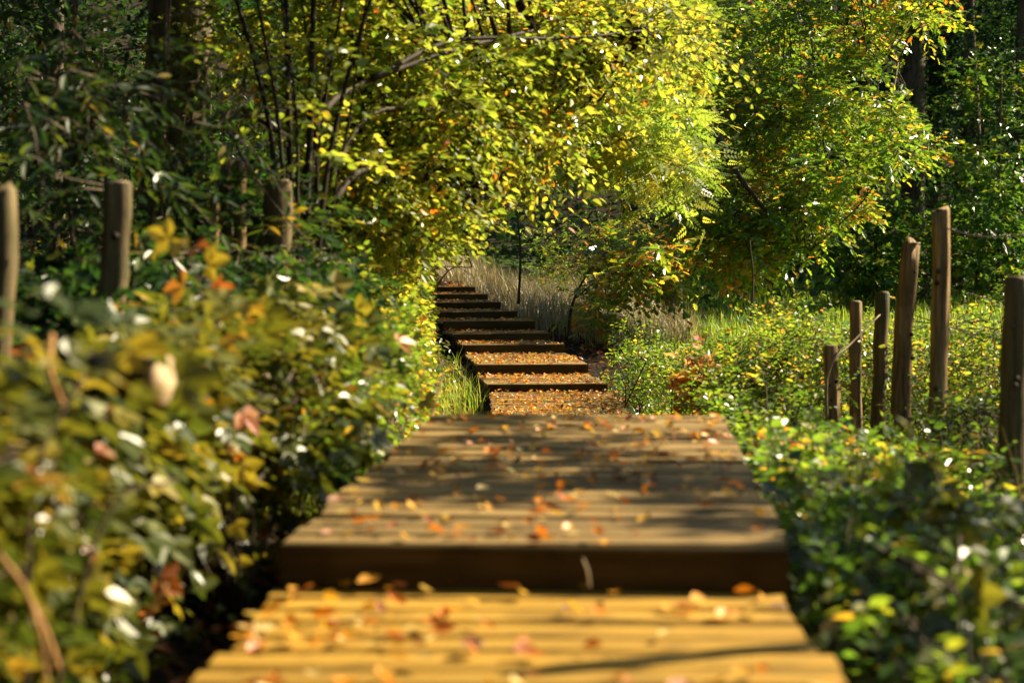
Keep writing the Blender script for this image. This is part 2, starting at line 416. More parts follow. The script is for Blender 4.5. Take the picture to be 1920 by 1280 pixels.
def clump_leaves(cl, sp):
    """cl: list of (px, py, d, rpx, rpy, rd, ntwigs, lvshift). returns leaf arrays and twig starts"""
    tpl, ls, k, tl, mk, droop, lvm, lvs = SPEC[sp]
    Ps, As, Ns, Ss, Ls, TW = [], [], [], [], [], []
    for c in cl:
        px, py, d, rx, ry, rd, nt = c[:7]; sh = c[7] if len(c) > 7 else 0.0
        ctr = W(px, py, d); rad = np.array([rx / F * d, rd, ry / F * d])
        v = nrm(rng.normal(size=(nt, 3))); r = rng.random((nt, 1)) ** .45
        r = r * (1 + .22 * np.sin(v[:, :1] * 5 + px) * np.sin(v[:, 2:] * 6 + py))     # uneven outline
        st = ctr + v * r * rad
        di = nrm(v * np.array([1, 1, .55]) * .9 + rng.normal(0, .55, (nt, 3)) + np.array([0, 0, .05]))
        L = tl * rng.uniform(.6, 1.25, (nt, 1))
        t = ((np.arange(k) + .6) / k)[None, :, None]
        pos = st[:, None] + di[:, None] * L[:, None] * t + np.array([0, 0, -1.]) * (droop * L[:, None] * t ** 2)
        up = np.array([0, 0, 1.])
        side = nrm(np.cross(di, up) + 1e-4)
        sg = np.where(np.arange(k) % 2, 1.0, -1.0)[None, :, None]
        ax = di[:, None] * .6 + side[:, None] * sg * .85 + rng.normal(0, .22, (nt, k, 3)) + np.array([0, 0, -droop * .9])
        no = up + rng.normal(0, .34, (nt, k, 3)) + rng.normal(0, .45, (nt, 1, 3))
        lv = lvm + sh + rng.normal(0, lvs * .55, (nt, 1)) + rng.normal(0, lvs * .7, (nt, k))
        odd = rng.random((nt, k)) < .02; lv = np.where(odd, rng.uniform(.85, 1.0, (nt, k)), lv)
        Ps.append(pos.reshape(-1, 3)); As.append(ax.reshape(-1, 3)); Ns.append(no.reshape(-1, 3))
        Ss.append((ls * rng.uniform(.6, 1.25, (nt, k))).ravel()); Ls.append(lv.ravel())
        TW.append((ctr, st, di, L[:, 0], droop))
    return [np.concatenate(a) for a in (Ps, As, Ns, Ss, Ls)], TW

def clear(P):
    u = P[:, 0] - cxf(P[:, 1]); y = P[:, 1]
    lo = np.where(y < 6.2, -.92, np.where(y < 8.6, -.66, np.where(y < 12.5, -.8, np.where(y < 20, -1.08, -.80)))); hi = np.where(y < 8.6, .68, .70)
    return ~((u > lo) & (u < hi) & (P[:, 2] < C - np.where(y < 8.6, .25, np.where((y > 12.5) & (u < 0), .10, .3))) & (y < 31))

def in_frame(P, m=0):
    u = P[:, 0] / P[:, 1] * F + 960; v = HOR - (P[:, 2] - C) / P[:, 1] * F
    return (u > -m) & (u < 1920 + m) & (v > -m) & (v < 1280 + m)

def plant(name, label, cat, base, clumps, sp, stems=(), K=40, group=None, stem_name='stem', bark=None, twig_frac=.5, limbs=True, fname='foliage', minz=True, limb_r=None):
    """a plant: Empty at its foot > stems, twigs, single leaves, remaining foliage"""
    bx, by = base; org = np.array([bx, by, float(H(bx, by))])
    root = tag(empty(name, org), label, cat, group)
    bark = bark or M_TWIG
    limb_r = limb_r or (.35 if cat in ('bush', 'shrub', 'weeds', 'plant', 'sprig') else .6)
    (P, A, N, S, LV), TW = clump_leaves(clumps, sp)
    if minz:
        ok = (P[:, 2] > H(P[:, 0], P[:, 1]) + .015) & clear(P)
        P, A, N, S, LV = P[ok], A[ok], N[ok], S[ok], LV[ok]
    tpl, mk = SPEC[sp][0], LM[SPEC[sp][4]]
    # stems
    SP = [org]
    for pts, r0, r1 in stems:
        c = curve([p if len(p) == 3 and isinstance(p, np.ndarray) else W(*p) for p in pts], 7)
        tb = Tubes(); tb.add(c, np.linspace(r0, r1, len(c)) , 8 if r0 > .02 else 5, wob=.05); tb.build('trunk' if (cat == 'tree' and len(SP) == 1 and name != 'hazel_coppice') else stem_name, bark, root, org); SP += list(c[len(c)//4:])
    SP = np.array(SP)
    tw = Tubes(); ntw = 0
    for ctr, st, di, L, dr in TW:
        if limbs:
            j = np.argmin(np.linalg.norm((SP - ctr) * np.array([1, 1, .6]), axis=1)); a = SP[j]
            if np.linalg.norm(ctr - a) > .12 and clear(((a + ctr) / 2)[None])[0]:
                mid = (a + ctr) / 2 + rng.normal(0, .06, 3) * np.linalg.norm(ctr - a)
                r = min(.03, .008 + .008 * np.linalg.norm(ctr - a)) * limb_r; tw.add(curve([a, mid, ctr], 4), np.linspace(r, r * .5, 9)[:len(curve([a, mid, ctr], 4))], 5); ntw += 1
        for q in range(len(st)):
            if rng.random() > twig_frac: continue
            e = st[q] + di[q] * L[q] + np.array([0, 0, -dr * L[q]])
            if not clear(np.stack([st[q], e])).all(): continue
            m = st[q] + di[q] * L[q] * .5 + np.array([0, 0, -dr * L[q] * .25])
            s0 = st[q] + (ctr - st[q]) * rng.uniform(.3, .8)
            tw.add(np.array([s0, st[q], m, e]), [.0055, .004, .003, .0015], 3, caps=False); ntw += 1
    if ntw: tag(tw.build('twigs', bark, root, org), kind='stuff')
    # the leaves that show largest are single parts
    if K:
        vis = in_frame(P, -10) ; sc = np.where(vis, S / P[:, 1] * (1 + .8 * rng.random(len(P))) , 0)
        front = sc * np.exp(-(P[:, 1] - P[:, 1].min()) / (1.2 + np.ptp(P[:, 1]) * .6))
        idx = np.argsort(-front)[:K]; idx = idx[vis[idx]]
        leaf_objects(root, org, tpl, mk, P[idx], A[idx], N[idx], S[idx], LV[idx])
        keep = np.ones(len(P), bool); keep[idx] = False
        P, A, N, S, LV = P[keep], A[keep], N[keep], S[keep], LV[keep]
    if cat == 'tree': fname = 'crown'
    tag(link(fname, leaves_mesh(fname, tpl, P - org, A, N, S, LV, mk), root), kind='stuff')
    return root

# ------------------------------------------------------------------ fence posts and wire
def post(px, ytop, ybot, d, dia, label, mat, lean=0.0, group='fence posts', cut=.0, knots=3):
    t = W(px, ytop, d); b = W(px - lean, ybot, d); b[2] = min(b[2], float(H(b[0], b[1]))) - .25
    root = tag(empty('fence_post', (b[0], b[1], float(H(b[0], b[1])))), label, 'post', group)
    off = np.array(root.location)
    n = 14; ts = np.linspace(0, 1, n)[:, None]; P = b + (t - b) * ts; P[1:-1, :2] += rng.normal(0, dia * .03, (n - 2, 2))
    r = np.full(n, dia / 2) * (1.06 - .1 * ts[:, 0]) * (1 + rng.normal(0, .02, n))
    P = np.vstack([P, P[-1] + (P[-1] - P[-2]) / np.linalg.norm(P[-1] - P[-2]) * .008]); r = np.append(r, r[-1] * .9)
    P[:, :2] += .010 * np.sin(np.linspace(0, rng.uniform(3, 7), len(P)) + rng.uniform(0, 6))[:, None] * rng.normal(0, 1, (1, 2))
    tb = Tubes(); tb.add(P, r, 20, wob=.035, flute=.05); shaft = tb.build('shaft', mat, root, off)
    e = Tubes(); tip = P[-1]; e.add([tip + (0, 0, -.004), tip + (0, 0, .003)], [r[-1] * .93, r[-1] * .86], 14); e.build('sawn_top', M_END, shaft, off)
    for k in range(knots):
        zz = rng.uniform(.45, .95); c = b + (t - b) * zz; a = rng.uniform(-2.6, -.5)
        kd = np.array([math.cos(a), math.sin(a), 0]); kb = Tubes(); kb.add([c + kd * dia * .38, c + kd * dia * .54], [.016, .008], 7); kb.build('knot', M_BARK, shaft, off)
    return t, b

posts_r = {}
posts_r['tall'] = post(1757, 396, 872, 11.3, .102, 'tallest pale fence post carrying the barbed wire', M_POST)
post(1706, 458, 830, 11.9, .112, 'stout fence post leaning beside the tallest post', M_POST, 14)
post(1604, 567, 830, 12.6, .080, 'slim pale fence post with sawn top among weeds', M_POST, -6)
post(1657, 551, 830, 12.9, .088, 'dark knobbly fence post tilted behind the slim pale post', M_POSTG, 20)
post(1561, 650, 790, 12.4, .092, 'short fence stump with a bent pale stem across it', M_POST)
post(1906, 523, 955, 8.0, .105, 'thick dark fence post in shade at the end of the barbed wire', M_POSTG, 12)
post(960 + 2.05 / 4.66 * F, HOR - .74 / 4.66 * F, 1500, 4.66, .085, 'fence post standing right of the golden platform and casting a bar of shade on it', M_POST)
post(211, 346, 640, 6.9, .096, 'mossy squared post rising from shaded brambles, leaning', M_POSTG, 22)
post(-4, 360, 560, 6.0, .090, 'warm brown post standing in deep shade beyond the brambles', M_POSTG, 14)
post(520, 342, 470, 9.0, .134, 'thick mossy sawn stub among the coppice stems', M_POSTG, -4, knots=1)
post(455, 306, 450, 9.3, .050, 'thin sunlit post beside a dark split post', M_POST, 8, knots=1)
post(429, 303, 450, 9.5, .088, 'dark split post touching a thin sunlit post', M_POSTG, 2, knots=1)
post(398, 372, 460, 9.0, .050, 'short pale stake leaning under the ivy trunk', M_POST, 12, knots=0)

def wire():
    a = W(1774, 428, 11.28); b = W(1990, 424, 9.0); root = tag(empty('barbed_wire', a), 'rusty barbed wire strung from the tallest fence post', 'wire')
    n = 40; t = np.linspace(0, 1, n)[:, None]; c = a + (b - a) * t; c[:, 2] -= (.05 * 4 * t * (1 - t))[:, 0]
    for ph in (0, math.pi):
        q = c.copy(); q[:, 2] += .003 * np.cos(t[:, 0] * 90 + ph); q[:, 1] += .003 * np.sin(t[:, 0] * 90 + ph)
        w = Tubes(); w.add(q, .0022, 5); strand = w.build('strand', M_WIRE, root, a)
    for k in range(3, n - 2, 5):
        w = Tubes(); w.add([c[k] + (-.012, 0, -.016), c[k], c[k] + (.012, 0, .016)], [.001, .003, .001], 4); w.add([c[k] + (.012, 0, -.016), c[k] + (.002, 0, 0), c[k] + (-.012, .004, .016)], [.001, .003, .001], 4); w.build('barb', M_WIRE, strand, a)
wire()
def stem_thing(name, pts, r0, r1, mat, label, cat, side=()):
    P = [W(*p) for p in pts]; root = tag(empty(name, P[0]), label, cat)
    t = Tubes(); c = curve(P, 8); t.add(c, np.linspace(r0, r1, len(c)), 7, wob=.04); main = t.build('stem', mat, root, P[0])
    for sp_, a0, a1 in side:
        q = curve([W(*p) for p in sp_], 6); s = Tubes(); s.add(q, np.linspace(a0, a1, len(q)), 5); s.build('branch', mat, main, P[0])
    return root
stem_thing('bent_stem', [(1552, 790, 12.2), (1551, 715, 12.2), (1566, 672, 12.2), (1592, 648, 12.3), (1650, 590, 12.6)], .011, .005, M_PALE, 'pale bent dead stem arching over the short fence stump', 'stem')

# ------------------------------------------------------------------ trunks
def trunk(name, px, d, dia, ybot, ztop, label, mat=None, lean=0., ivy=0, limbs=0, group='tree trunks', cat='tree', crown=None, csp='far', K=0):
    b = W(px, ybot, d); b[2] = float(H(b[0], b[1])) - .3
    root = tag(empty(name, (b[0], b[1], b[2] + .3)), label, cat, group); off = np.array(root.location)
    t = np.array([b[0] + lean, b[1], C + ztop]); n = 16; ts = np.linspace(0, 1, n)[:, None]; P = b + (t - b) * ts
    P[1:, :2] += np.cumsum(rng.normal(0, dia * .05, (n - 1, 2)), 0)
    r = dia / 2 * (1.0 - .45 * ts[:, 0] + .5 * np.exp(-ts[:, 0] * 18))
    tb = Tubes(); tb.add(P, r, 18, wob=.045); tr = tb.build('trunk', mat or M_BARK, root, off)
    for k in range(limbs):
        i = rng.integers(4, n - 2); a = rng.uniform(0, 6.28); dr = np.array([math.cos(a), math.sin(a), rng.uniform(.1, .6)]); L = rng.uniform(1.2, 3.0)
        c = curve([P[i], P[i] + dr * L * .5 + (0, 0, .1), P[i] + dr * L], 5); lb = Tubes(); lb.add(c, np.linspace(r[i] * .38, .01, len(c)), 7); lb.build('limb', mat or M_BARK, tr, off)
    if ivy:
        a = rng.uniform(0, 6.28, ivy); h = rng.random(ivy) ** 1.2 * .9 * n; i0 = np.clip(h.astype(int), 0, n - 2); f = (h - i0)[:, None]
        ctr = P[i0] * (1 - f) + P[i0 + 1] * f; rr = r[i0] * rng.uniform(1.0, 1.28, ivy)
        o = np.stack([np.cos(a), np.sin(a), np.zeros(ivy)], -1)
        A = np.array([0, 0, -1.]) + rng.normal(0, .5, (ivy, 3)); N = o + np.array([0, 0, .5]) + rng.normal(0, .35, (ivy, 3))
        tag(link('ivy', leaves_mesh('ivy', 'maple', ctr + o * rr[:, None] - off, A, N, rng.uniform(.05, .10, ivy), rng.normal(.5, .2, ivy), LM['dark']), root), kind='stuff')
    if crown:
        (cP, cA, cN, cS, cL), _ = clump_leaves(crown, csp); ok = cP[:, 2] > H(cP[:, 0], cP[:, 1]) + .05
        cP, cA, cN, cS, cL = [q[ok] for q in (cP, cA, cN, cS, cL)]; mk = LM[SPEC[csp][4]]; tpl = SPEC[csp][0]
        if K:
            vis = in_frame(cP, -10); sc = np.where(vis, cS / cP[:, 1], 0); idx = np.argsort(-sc)[:K]; idx = idx[vis[idx]]
            leaf_objects(root, off, tpl, mk, cP[idx], cA[idx], cN[idx], cS[idx], cL[idx]); kp = np.ones(len(cP), bool); kp[idx] = False
            cP, cA, cN, cS, cL = [q[kp] for q in (cP, cA, cN, cS, cL)]
        tag(link('crown', leaves_mesh('crown', tpl, cP - off, cA, cN, cS, cL, mk), root), kind='stuff')
    return root

def cloud(x0, x1, y0, y1, d0, d1, n, r=(60, 130), nt=60, sh=0.0, rd=1.2):
    return [(rng.uniform(x0, x1), rng.uniform(y0, y1), rng.uniform(d0, d1), rng.uniform(*r), rng.uniform(*r) * .6, rd, nt, sh + rng.normal(0, .08)) for _ in range(n)]

# ivy trunk and thin stems in the upper left shade
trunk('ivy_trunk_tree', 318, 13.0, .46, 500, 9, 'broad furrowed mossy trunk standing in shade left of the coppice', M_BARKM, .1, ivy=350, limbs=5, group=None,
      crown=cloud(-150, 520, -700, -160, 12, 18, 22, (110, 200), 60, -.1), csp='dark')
# woods across the meadow
trunk('woodland_tree', 1712, 40, .50, 560, 14, 'straight ivy clad trunk behind the oak boughs, sunlit along one edge', M_BARK, 0, ivy=1600, limbs=4, group='woodland trees across the meadow',
      crown=cloud(1500, 1950, -600, 60, 38, 46, 20, (90, 150), 60, -.05), csp='dark', K=30)
trunk('woodland_tree', 1795, 44, .36, 560, 13, 'slender dark trunk beside the ivy clad trunk', M_BARK, .4, ivy=500, limbs=4, group='woodland trees across the meadow',
      crown=cloud(1650, 2050, -600, 250, 42, 50, 24, (90, 150), 60, -.08), csp='dark', K=30)
trunk('woodland_tree', 1842, 42, .22, 560, 11, 'thin leaning trunk in the darkest part of the wood', M_BARK, -.6, limbs=3, group='woodland trees across the meadow',
      crown=cloud(1720, 1960, 100, 480, 41, 45, 16, (60, 110), 50, .05), csp='far', K=40)
trunk('woodland_tree', 1912, 38, .34, 560, 13, 'dark shaded trunk behind the thick fence post', M_BARK, .1, ivy=400, limbs=3, group='woodland trees across the meadow',
      crown=cloud(1780, 2150, -500, 330, 36, 42, 26, (90, 140), 60, -.12), csp='dark', K=30)
trunk('woodland_tree', 1480, 46, .40, 540, 13, 'dark trunk mostly hidden behind the drooping oak leaves', M_BARK, .2, ivy=300, limbs=4, group='woodland trees across the meadow',
      crown=cloud(1250, 1700, -500, 420, 44, 54, 40, (90, 150), 60, -.1), csp='dark', K=20)
trunk('woodland_tree', 1180, 50, .45, 520, 14, 'dark trunk deep behind the pale feathery leaves', M_BARK, .3, limbs=4, group='woodland trees across the meadow',
      crown=cloud(900, 1400, -500, 330, 46, 56, 36, (100, 160), 60, -.05), csp='dark', K=20)
trunk('woodland_tree', 760, 40, .40, 420, 12, 'trunk hidden behind the yellow coppice leaves', M_BARK, .2, limbs=4, group='woodland trees across the meadow',
      crown=cloud(420, 1000, -400, 360, 32, 44, 40, (100, 170), 60, 0), csp='far', K=20)
trunk('woodland_tree', 90, 22, .30, 420, 9, 'dark trunk in the deepest shade behind the leaning mossy post', M_BARK, .2, limbs=4, group='woodland trees across the meadow',
      crown=cloud(-150, 520, -500, 430, 18, 27, 46, (110, 190), 50, -.12), csp='dark', K=20)
trunk('maple_sapling', 1640, 37, .09, 560, 3.6, 'bright green maple sapling sunlit at the edge of the dark wood', M_BARK, 0, group=None,
      crown=cloud(1585, 1690, 220, 540, 35.5, 38.5, 20, (35, 60), 34, .16, .6), csp='maple', K=80)
trunk('maple_sapling', 1870, 36, .08, 560, 3.2, 'green maple sapling sunlit beside the dark trunks', M_BARK, 0, group=None,
      crown=cloud(1790, 1960, 150, 540, 34.5, 37.5, 20, (35, 70), 30, .10, .6), csp='maple', K=60)

# ------------------------------------------------------------------ oak with drooping boughs
OKB = (W(1262, 500, 31)[0], 31)
plant('oak_tree', 'oak with drooping lobed leaves turning yellow and a dark limb', 'tree', OKB,
      cloud(1260, 1420, -60, 180, 27, 31, 12, (50, 85), 44, .02) + cloud(1400, 1560, 0, 260, 26, 30, 13, (45, 75), 44, .0) + cloud(1560, 1730, -80, 90, 26, 29, 8, (38, 65), 40, .16)
      + cloud(1290, 1480, 200, 420, 26.5, 30, 14, (50, 75), 42, .02) + cloud(1400, 1590, 280, 500, 26, 29, 17, (40, 70), 42, .06) + cloud(1300, 1480, 430, 500, 26, 29, 8, (35, 60), 36, .16)
      + cloud(1480, 1780, -350, -120, 27, 29, 7, (90, 130), 44, 0)
      + cloud(1560, 1700, 90, 300, 26, 29, 8, (38, 60), 38, .03), 'oak',
      stems=[([(1262, 640, 31), (1255, 350, 30.8), (1240, 60, 30.5), (1230, -300, 30.5)], .18, .10),
             ([(1240, 120, 30.5), (1290, 215, 27.0), (1345, 260, 26.0), (1385, 330, 25.8), (1440, 400, 25.8), (1520, 470, 26.2)], .07, .018),
             ([(1236, 0, 30.5), (1400, -30, 29), (1560, 40, 28), (1680, 120, 27.5)], .06, .015),
             ([(1290, 215, 29.5), (1420, 210, 28), (1540, 260, 27.4)], .04, .010),
             ([(1375, 300, 28.4), (1360, 390, 28), (1368, 480, 28), (1400, 590, 28)], .022, .008),
             ([(1440, 400, 27.8), (1430, 520, 27.7), (1470, 600, 27.6)], .016, .006)],
      K=260, stem_name='limb', bark=M_BARK)

# ------------------------------------------------------------------ robinia-like spray, hazel coppice
plant('feather_leaf_tree', 'tree with pale feathery leaflets arching to the right over the steps', 'tree', (W(770, 620, 20)[0], 20),
      cloud(1040, 1180, 60, 230, 18, 20, 9, (55, 90), 32, .05) + cloud(1110, 1250, 170, 290, 17.5, 19.5, 10, (45, 75), 30, .06) + cloud(1170, 1280, 250, 330, 17.5, 19, 6, (35, 50), 26, .04)
      + cloud(1000, 1120, 180, 300, 18, 20, 6, (40, 60), 24, .02) + cloud(1120, 1260, 20, 140, 18.5, 21, 7, (50, 80), 28, .08) + cloud(800, 1050, -250, -60, 18, 22, 6, (90, 130), 30, 0), 'robinia',
      stems=[([(770, 620, 20), (800, 460, 20), (880, 350, 19.9), (970, 240, 19.5), (1040, 120, 19.2), (1120, 40, 19)], .05, .014),
             ([(920, 300, 19.7), (1050, 290, 19), (1160, 260, 18.6), (1270, 310, 18.3)], .022, .006),
             ([(985, 240, 19.5), (1100, 200, 19), (1220, 230, 18.6)], .02, .006)], K=260, bark=M_BARKM)

HZ = (W(545, 470, 10.5)[0], 10.5)
hz_stems = []
for k, (bx, mx, tx, r) in enumerate([(528, 500, 425, .030), (540, 520, 470, .022), (548, 543, 538, .034), (560, 556, 520, .018), (572, 585, 592, .036), (585, 610, 660, .020), (592, 640, 720, .026), (600, 590, 560, .014), (612, 660, 700, .016), (575, 600, 640, .014)]):
    d = 10.0 + rng.uniform(-.5, .3)
    r *= .62
    hz_stems.append(([(bx, 560, d), (bx + (mx - bx) * .3, 380, d), (mx, 200, d), (tx, -60, d), (tx + (tx - mx) * 2, -420, d)], r, r * .45))
hz_stems += [([(590, 440, 10.2), (650, 345, 10.4), (690, 318, 10.8), (790, 300, 12)], .026, .010),
             ([(575, 330, 10.2), (610, 210, 10.4), (690, 155, 10.8), (860, 95, 11.4), (1000, 60, 12.2)], .026, .010),
             ([(700, 150, 10.8), (850, 80, 11.4), (1060, 75, 12), (1210, 60, 13)], .020, .006),
             ([(620, 330, 10.3), (700, 215, 10.8), (830, 205, 11.4), (960, 180, 12.4)], .018, .006),
             ([(545, 260, 10.0), (470, 220, 9.8), (400, 235, 9.6)], .016, .006),
             ([(700, 345, 12), (820, 355, 12.2), (915, 372, 12.6)], .022, .012)]
plant('hazel_coppice', 'many stemmed coppice with small yellow green leaves reaching over the path', 'tree', HZ,
      cloud(640, 900, -40, 170, 11.5, 14, 20, (55, 100), 34, .06) + cloud(860, 1120, -40, 160, 12.5, 15, 18, (55, 90), 34, .10) + cloud(1060, 1280, 0, 130, 13, 15.5, 9, (40, 65), 30, .12)
      + cloud(620, 900, 150, 340, 11.5, 14, 20, (50, 85), 34, .08) + cloud(850, 1060, 140, 290, 12.5, 15, 12, (45, 75), 30, .12)
      + cloud(430, 640, 0, 330, 11.2, 13, 9, (50, 80), 18, .06) + cloud(420, 700, 0, 330, 8.8, 9.7, 4, (45, 65), 6, .0) + cloud(640, 820, 320, 460, 11.5, 13.5, 11, (45, 75), 34, .08) + cloud(720, 960, 60, 330, 15, 18, 16, (50, 80), 34, .14)
      + cloud(330, 850, -700, -150, 9.5, 13.5, 34, (140, 220), 60, 0) + cloud(960, 1450, -880, -380, 9.3, 10.8, 15, (140, 220), 60, 0), 'hazel', stems=hz_stems, K=290, bark=M_STEM)

plant('spindle_shrub', 'yellow green shrub hanging over the left ends of the steps', 'shrub', (W(720, 620, 16.5)[0], 16.5),
      cloud(700, 840, 360, 540, 15, 18, 18, (40, 65), 36, .10) + cloud(620, 760, 440, 640, 14, 17, 15, (45, 70), 34, .08)
      + cloud(640, 790, 600, 700, 13.5, 16, 10, (40, 60), 32, .12), 'hazel',
      stems=[([(740, 700, 16.5), (750, 520, 16.4), (790, 420, 16.2)], .016, .005), ([(735, 700, 16.5), (700, 540, 16), (680, 440, 15.8)], .014, .005), ([(745, 700, 16.5), (830, 520, 16.8), (885, 500, 17)], .010, .004)], K=220)
plant('overhanging_sprig', 'leafy sprig dangling in front of the upper steps', 'sprig', (W(800, 620, 15.5)[0], 15.5),
      [(840, 520, 15.4, 26, 14, .1, 6, .05), (885, 530, 15.4, 24, 12, .1, 6, .1), (845, 570, 15.2, 18, 12, .08, 4, .0)], 'hazel',
      stems=[([(770, 640, 15.5), (800, 520, 15.5), (850, 500, 15.4), (900, 525, 15.4)], .006, .002)], K=60, twig_frac=1)

# ------------------------------------------------------------------ left bank: shaded leafy growth, brambles
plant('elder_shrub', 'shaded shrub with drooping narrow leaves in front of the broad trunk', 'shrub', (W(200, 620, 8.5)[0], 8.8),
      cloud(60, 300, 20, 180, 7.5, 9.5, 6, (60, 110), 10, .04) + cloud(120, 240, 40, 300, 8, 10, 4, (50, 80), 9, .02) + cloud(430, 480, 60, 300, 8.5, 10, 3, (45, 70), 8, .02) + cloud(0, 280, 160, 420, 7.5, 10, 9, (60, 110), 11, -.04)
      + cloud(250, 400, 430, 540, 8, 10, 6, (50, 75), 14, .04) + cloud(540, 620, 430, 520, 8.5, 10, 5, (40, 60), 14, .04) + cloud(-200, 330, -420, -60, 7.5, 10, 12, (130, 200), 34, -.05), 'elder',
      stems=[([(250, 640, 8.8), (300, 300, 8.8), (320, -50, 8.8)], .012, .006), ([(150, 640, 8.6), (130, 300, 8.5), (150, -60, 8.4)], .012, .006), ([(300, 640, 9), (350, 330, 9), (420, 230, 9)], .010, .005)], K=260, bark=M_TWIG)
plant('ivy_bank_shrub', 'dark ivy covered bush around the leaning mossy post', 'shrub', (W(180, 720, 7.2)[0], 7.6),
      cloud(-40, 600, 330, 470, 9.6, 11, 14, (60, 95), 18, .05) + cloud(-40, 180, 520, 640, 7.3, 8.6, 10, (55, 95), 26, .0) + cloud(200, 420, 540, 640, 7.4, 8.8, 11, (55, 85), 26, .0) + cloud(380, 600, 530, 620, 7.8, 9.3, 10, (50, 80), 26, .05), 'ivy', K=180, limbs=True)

plant('bramble_bush', 'broad bramble bush with olive leaves spilling down the bank beside the golden platform', 'bush', (W(90, 1150, 3.9)[0], 3.9),
      cloud(-60, 150, 740, 850, 3.9, 4.8, 7, (80, 130), 19, .0) + cloud(-40, 220, 830, 960, 3.4, 4.4, 9, (80, 130), 20, .0) + cloud(-20, 260, 920, 1120, 3.2, 4.1, 8, (80, 120), 18, .0)
      + cloud(180, 380, 780, 980, 3.8, 4.6, 8, (65, 100), 19, .0) + cloud(190, 330, 770, 800, 4.0, 4.25, 3, (40, 60), 12, .05) + cloud(200, 400, 1000, 1200, 3.7, 4.3, 6, (60, 90), 16, -.05) + cloud(-60, 300, 1120, 1300, 3.0, 3.7, 8, (70, 110), 18, -.02), 'bramble',
      stems=[([(40, 1320, 3.6), (60, 900, 3.6), (160, 700, 3.7)], .006, .003), ([(90, 1320, 3.8), (200, 960, 3.9), (330, 900, 4)], .006, .003)], K=300, twig_frac=.5)
plant('bramble_bush', 'bramble bush with pale glossy leaves below the thick sawn stub', 'bush', (W(420, 880, 6)[0], 6.2),
      cloud(230, 430, 680, 790, 5.2, 6.4, 10, (65, 100), 20, .0) + cloud(400, 600, 610, 740, 6.0, 7.5, 11, (55, 90), 21, .0) + cloud(340, 560, 720, 880, 5.2, 6.4, 10, (55, 85), 20, .04) + cloud(430, 540, 860, 940, 5.2, 5.8, 4, (40, 55), 16, .0), 'bramble', K=300, twig_frac=.5)
plant('weedy_shrub', 'sunny yellow leaved undergrowth spilling onto the left edge of the long platform', 'shrub', (W(640, 860, 8)[0], 8.2),
      cloud(560, 740, 640, 800, 7.5, 9.5, 13, (45, 75), 32, .10) + cloud(680, 840, 690, 790, 9, 11.5, 11, (38, 60), 32, .18) + cloud(520, 700, 780, 900, 6.3, 7.6, 10, (40, 60), 28, .10) + cloud(580, 720, 560, 680, 9, 11.5, 10, (50, 75), 30, .08), 'weed', K=240)

# ------------------------------------------------------------------ right side growth
plant('holly_bush', 'dark green bush growing beside the right ends of the steps', 'bush', (W(1200, 720, 19.5)[0], 19.6),
      cloud(1130, 1210, 640, 740, 18.4, 20.5, 11, (35, 50), 32, -.06) + cloud(1160, 1260, 650, 760, 17, 19, 10, (35, 55), 32, .0), 'weed', K=120)
plant('young_oak', 'young oak with bright yellow tipped leaves beside the upper steps', 'tree', (W(1075, 620, 25.5)[0], 25.5),
      cloud(1140, 1280, 460, 545, 24.8, 26.6, 10, (32, 48), 26, .16) + cloud(1080, 1140, 530, 590, 25, 26, 4, (24, 34), 18, .08), 'oak',
      stems=[([(1066, 640, 25.5), (1072, 575, 25.5), (1100, 515, 25.5), (1140, 470, 25.5)], .024, .008), ([(1078, 560, 25.5), (1130, 520, 25.5), (1200, 500, 25.5)], .012, .005)], K=160, bark=M_BARK)
stem_thing('bare_sapling', [(972, 570, 26), (976, 470, 26), (970, 400, 26), (978, 330, 26)], .020, .008, M_BARK, 'bare dark sapling stem standing beside the top steps', 'sapling',
           [([(974, 440, 26), (1000, 410, 26), (1030, 370, 26)], .008, .003), ([(972, 410, 26), (958, 380, 26), (940, 350, 26)], .007, .003)])
stem_thing('bare_sapling', [(1408, 600, 24), (1412, 520, 24), (1405, 450, 24)], .014, .006, M_BARK, 'thin dark stem rising from the sunny meadow grass', 'sapling', [([(1410, 520, 24), (1440, 490, 24), (1470, 470, 24)], .006, .003)])
plant('sunny_shrub', 'sunlit yellow green weeds and shrub right of the leaf strewn landing', 'shrub', (W(1420, 800, 13.5)[0], 13.6),
      cloud(1330, 1480, 665, 800, 13, 15.5, 18, (45, 75), 38, .10) + cloud(1460, 1570, 620, 760, 13.2, 15.8, 15, (45, 70), 38, .12) + cloud(1250, 1370, 680, 790, 14.5, 16.5, 12, (35, 60), 38, .08) + cloud(1360, 1500, 770, 830, 11.2, 13, 8, (35, 50), 30, .04), 'weed', K=220)
plant('weed_stand', 'tall yellow green weeds standing behind the fence posts', 'weeds', (W(1740, 820, 14.5)[0], 14.8),
      cloud(1580, 1720, 640, 820, 14.2, 16.5, 16, (40, 65), 36, .12) + cloud(1700, 1880, 600, 780, 13.2, 16.5, 20, (45, 75), 36, .14) + cloud(1790, 1920, 760, 860, 10.5, 12.5, 10, (40, 60), 30, .06), 'weed', K=180)
plant('low_green_bush', 'low bright green leafy bush along the right edge of the long platform', 'bush', (W(1500, 900, 8.6)[0], 8.8),
      cloud(1385, 1520, 860, 920, 8.2, 9.6, 12, (45, 70), 40, .14) + cloud(1500, 1680, 880, 940, 8.2, 10, 14, (50, 75), 40, .12) + cloud(1650, 1830, 900, 950, 7.8, 9.6, 11, (50, 75), 36, .06) + cloud(1400, 1480, 890, 960, 7, 7.8, 6, (35, 50), 30, .06), 'lush', K=240)
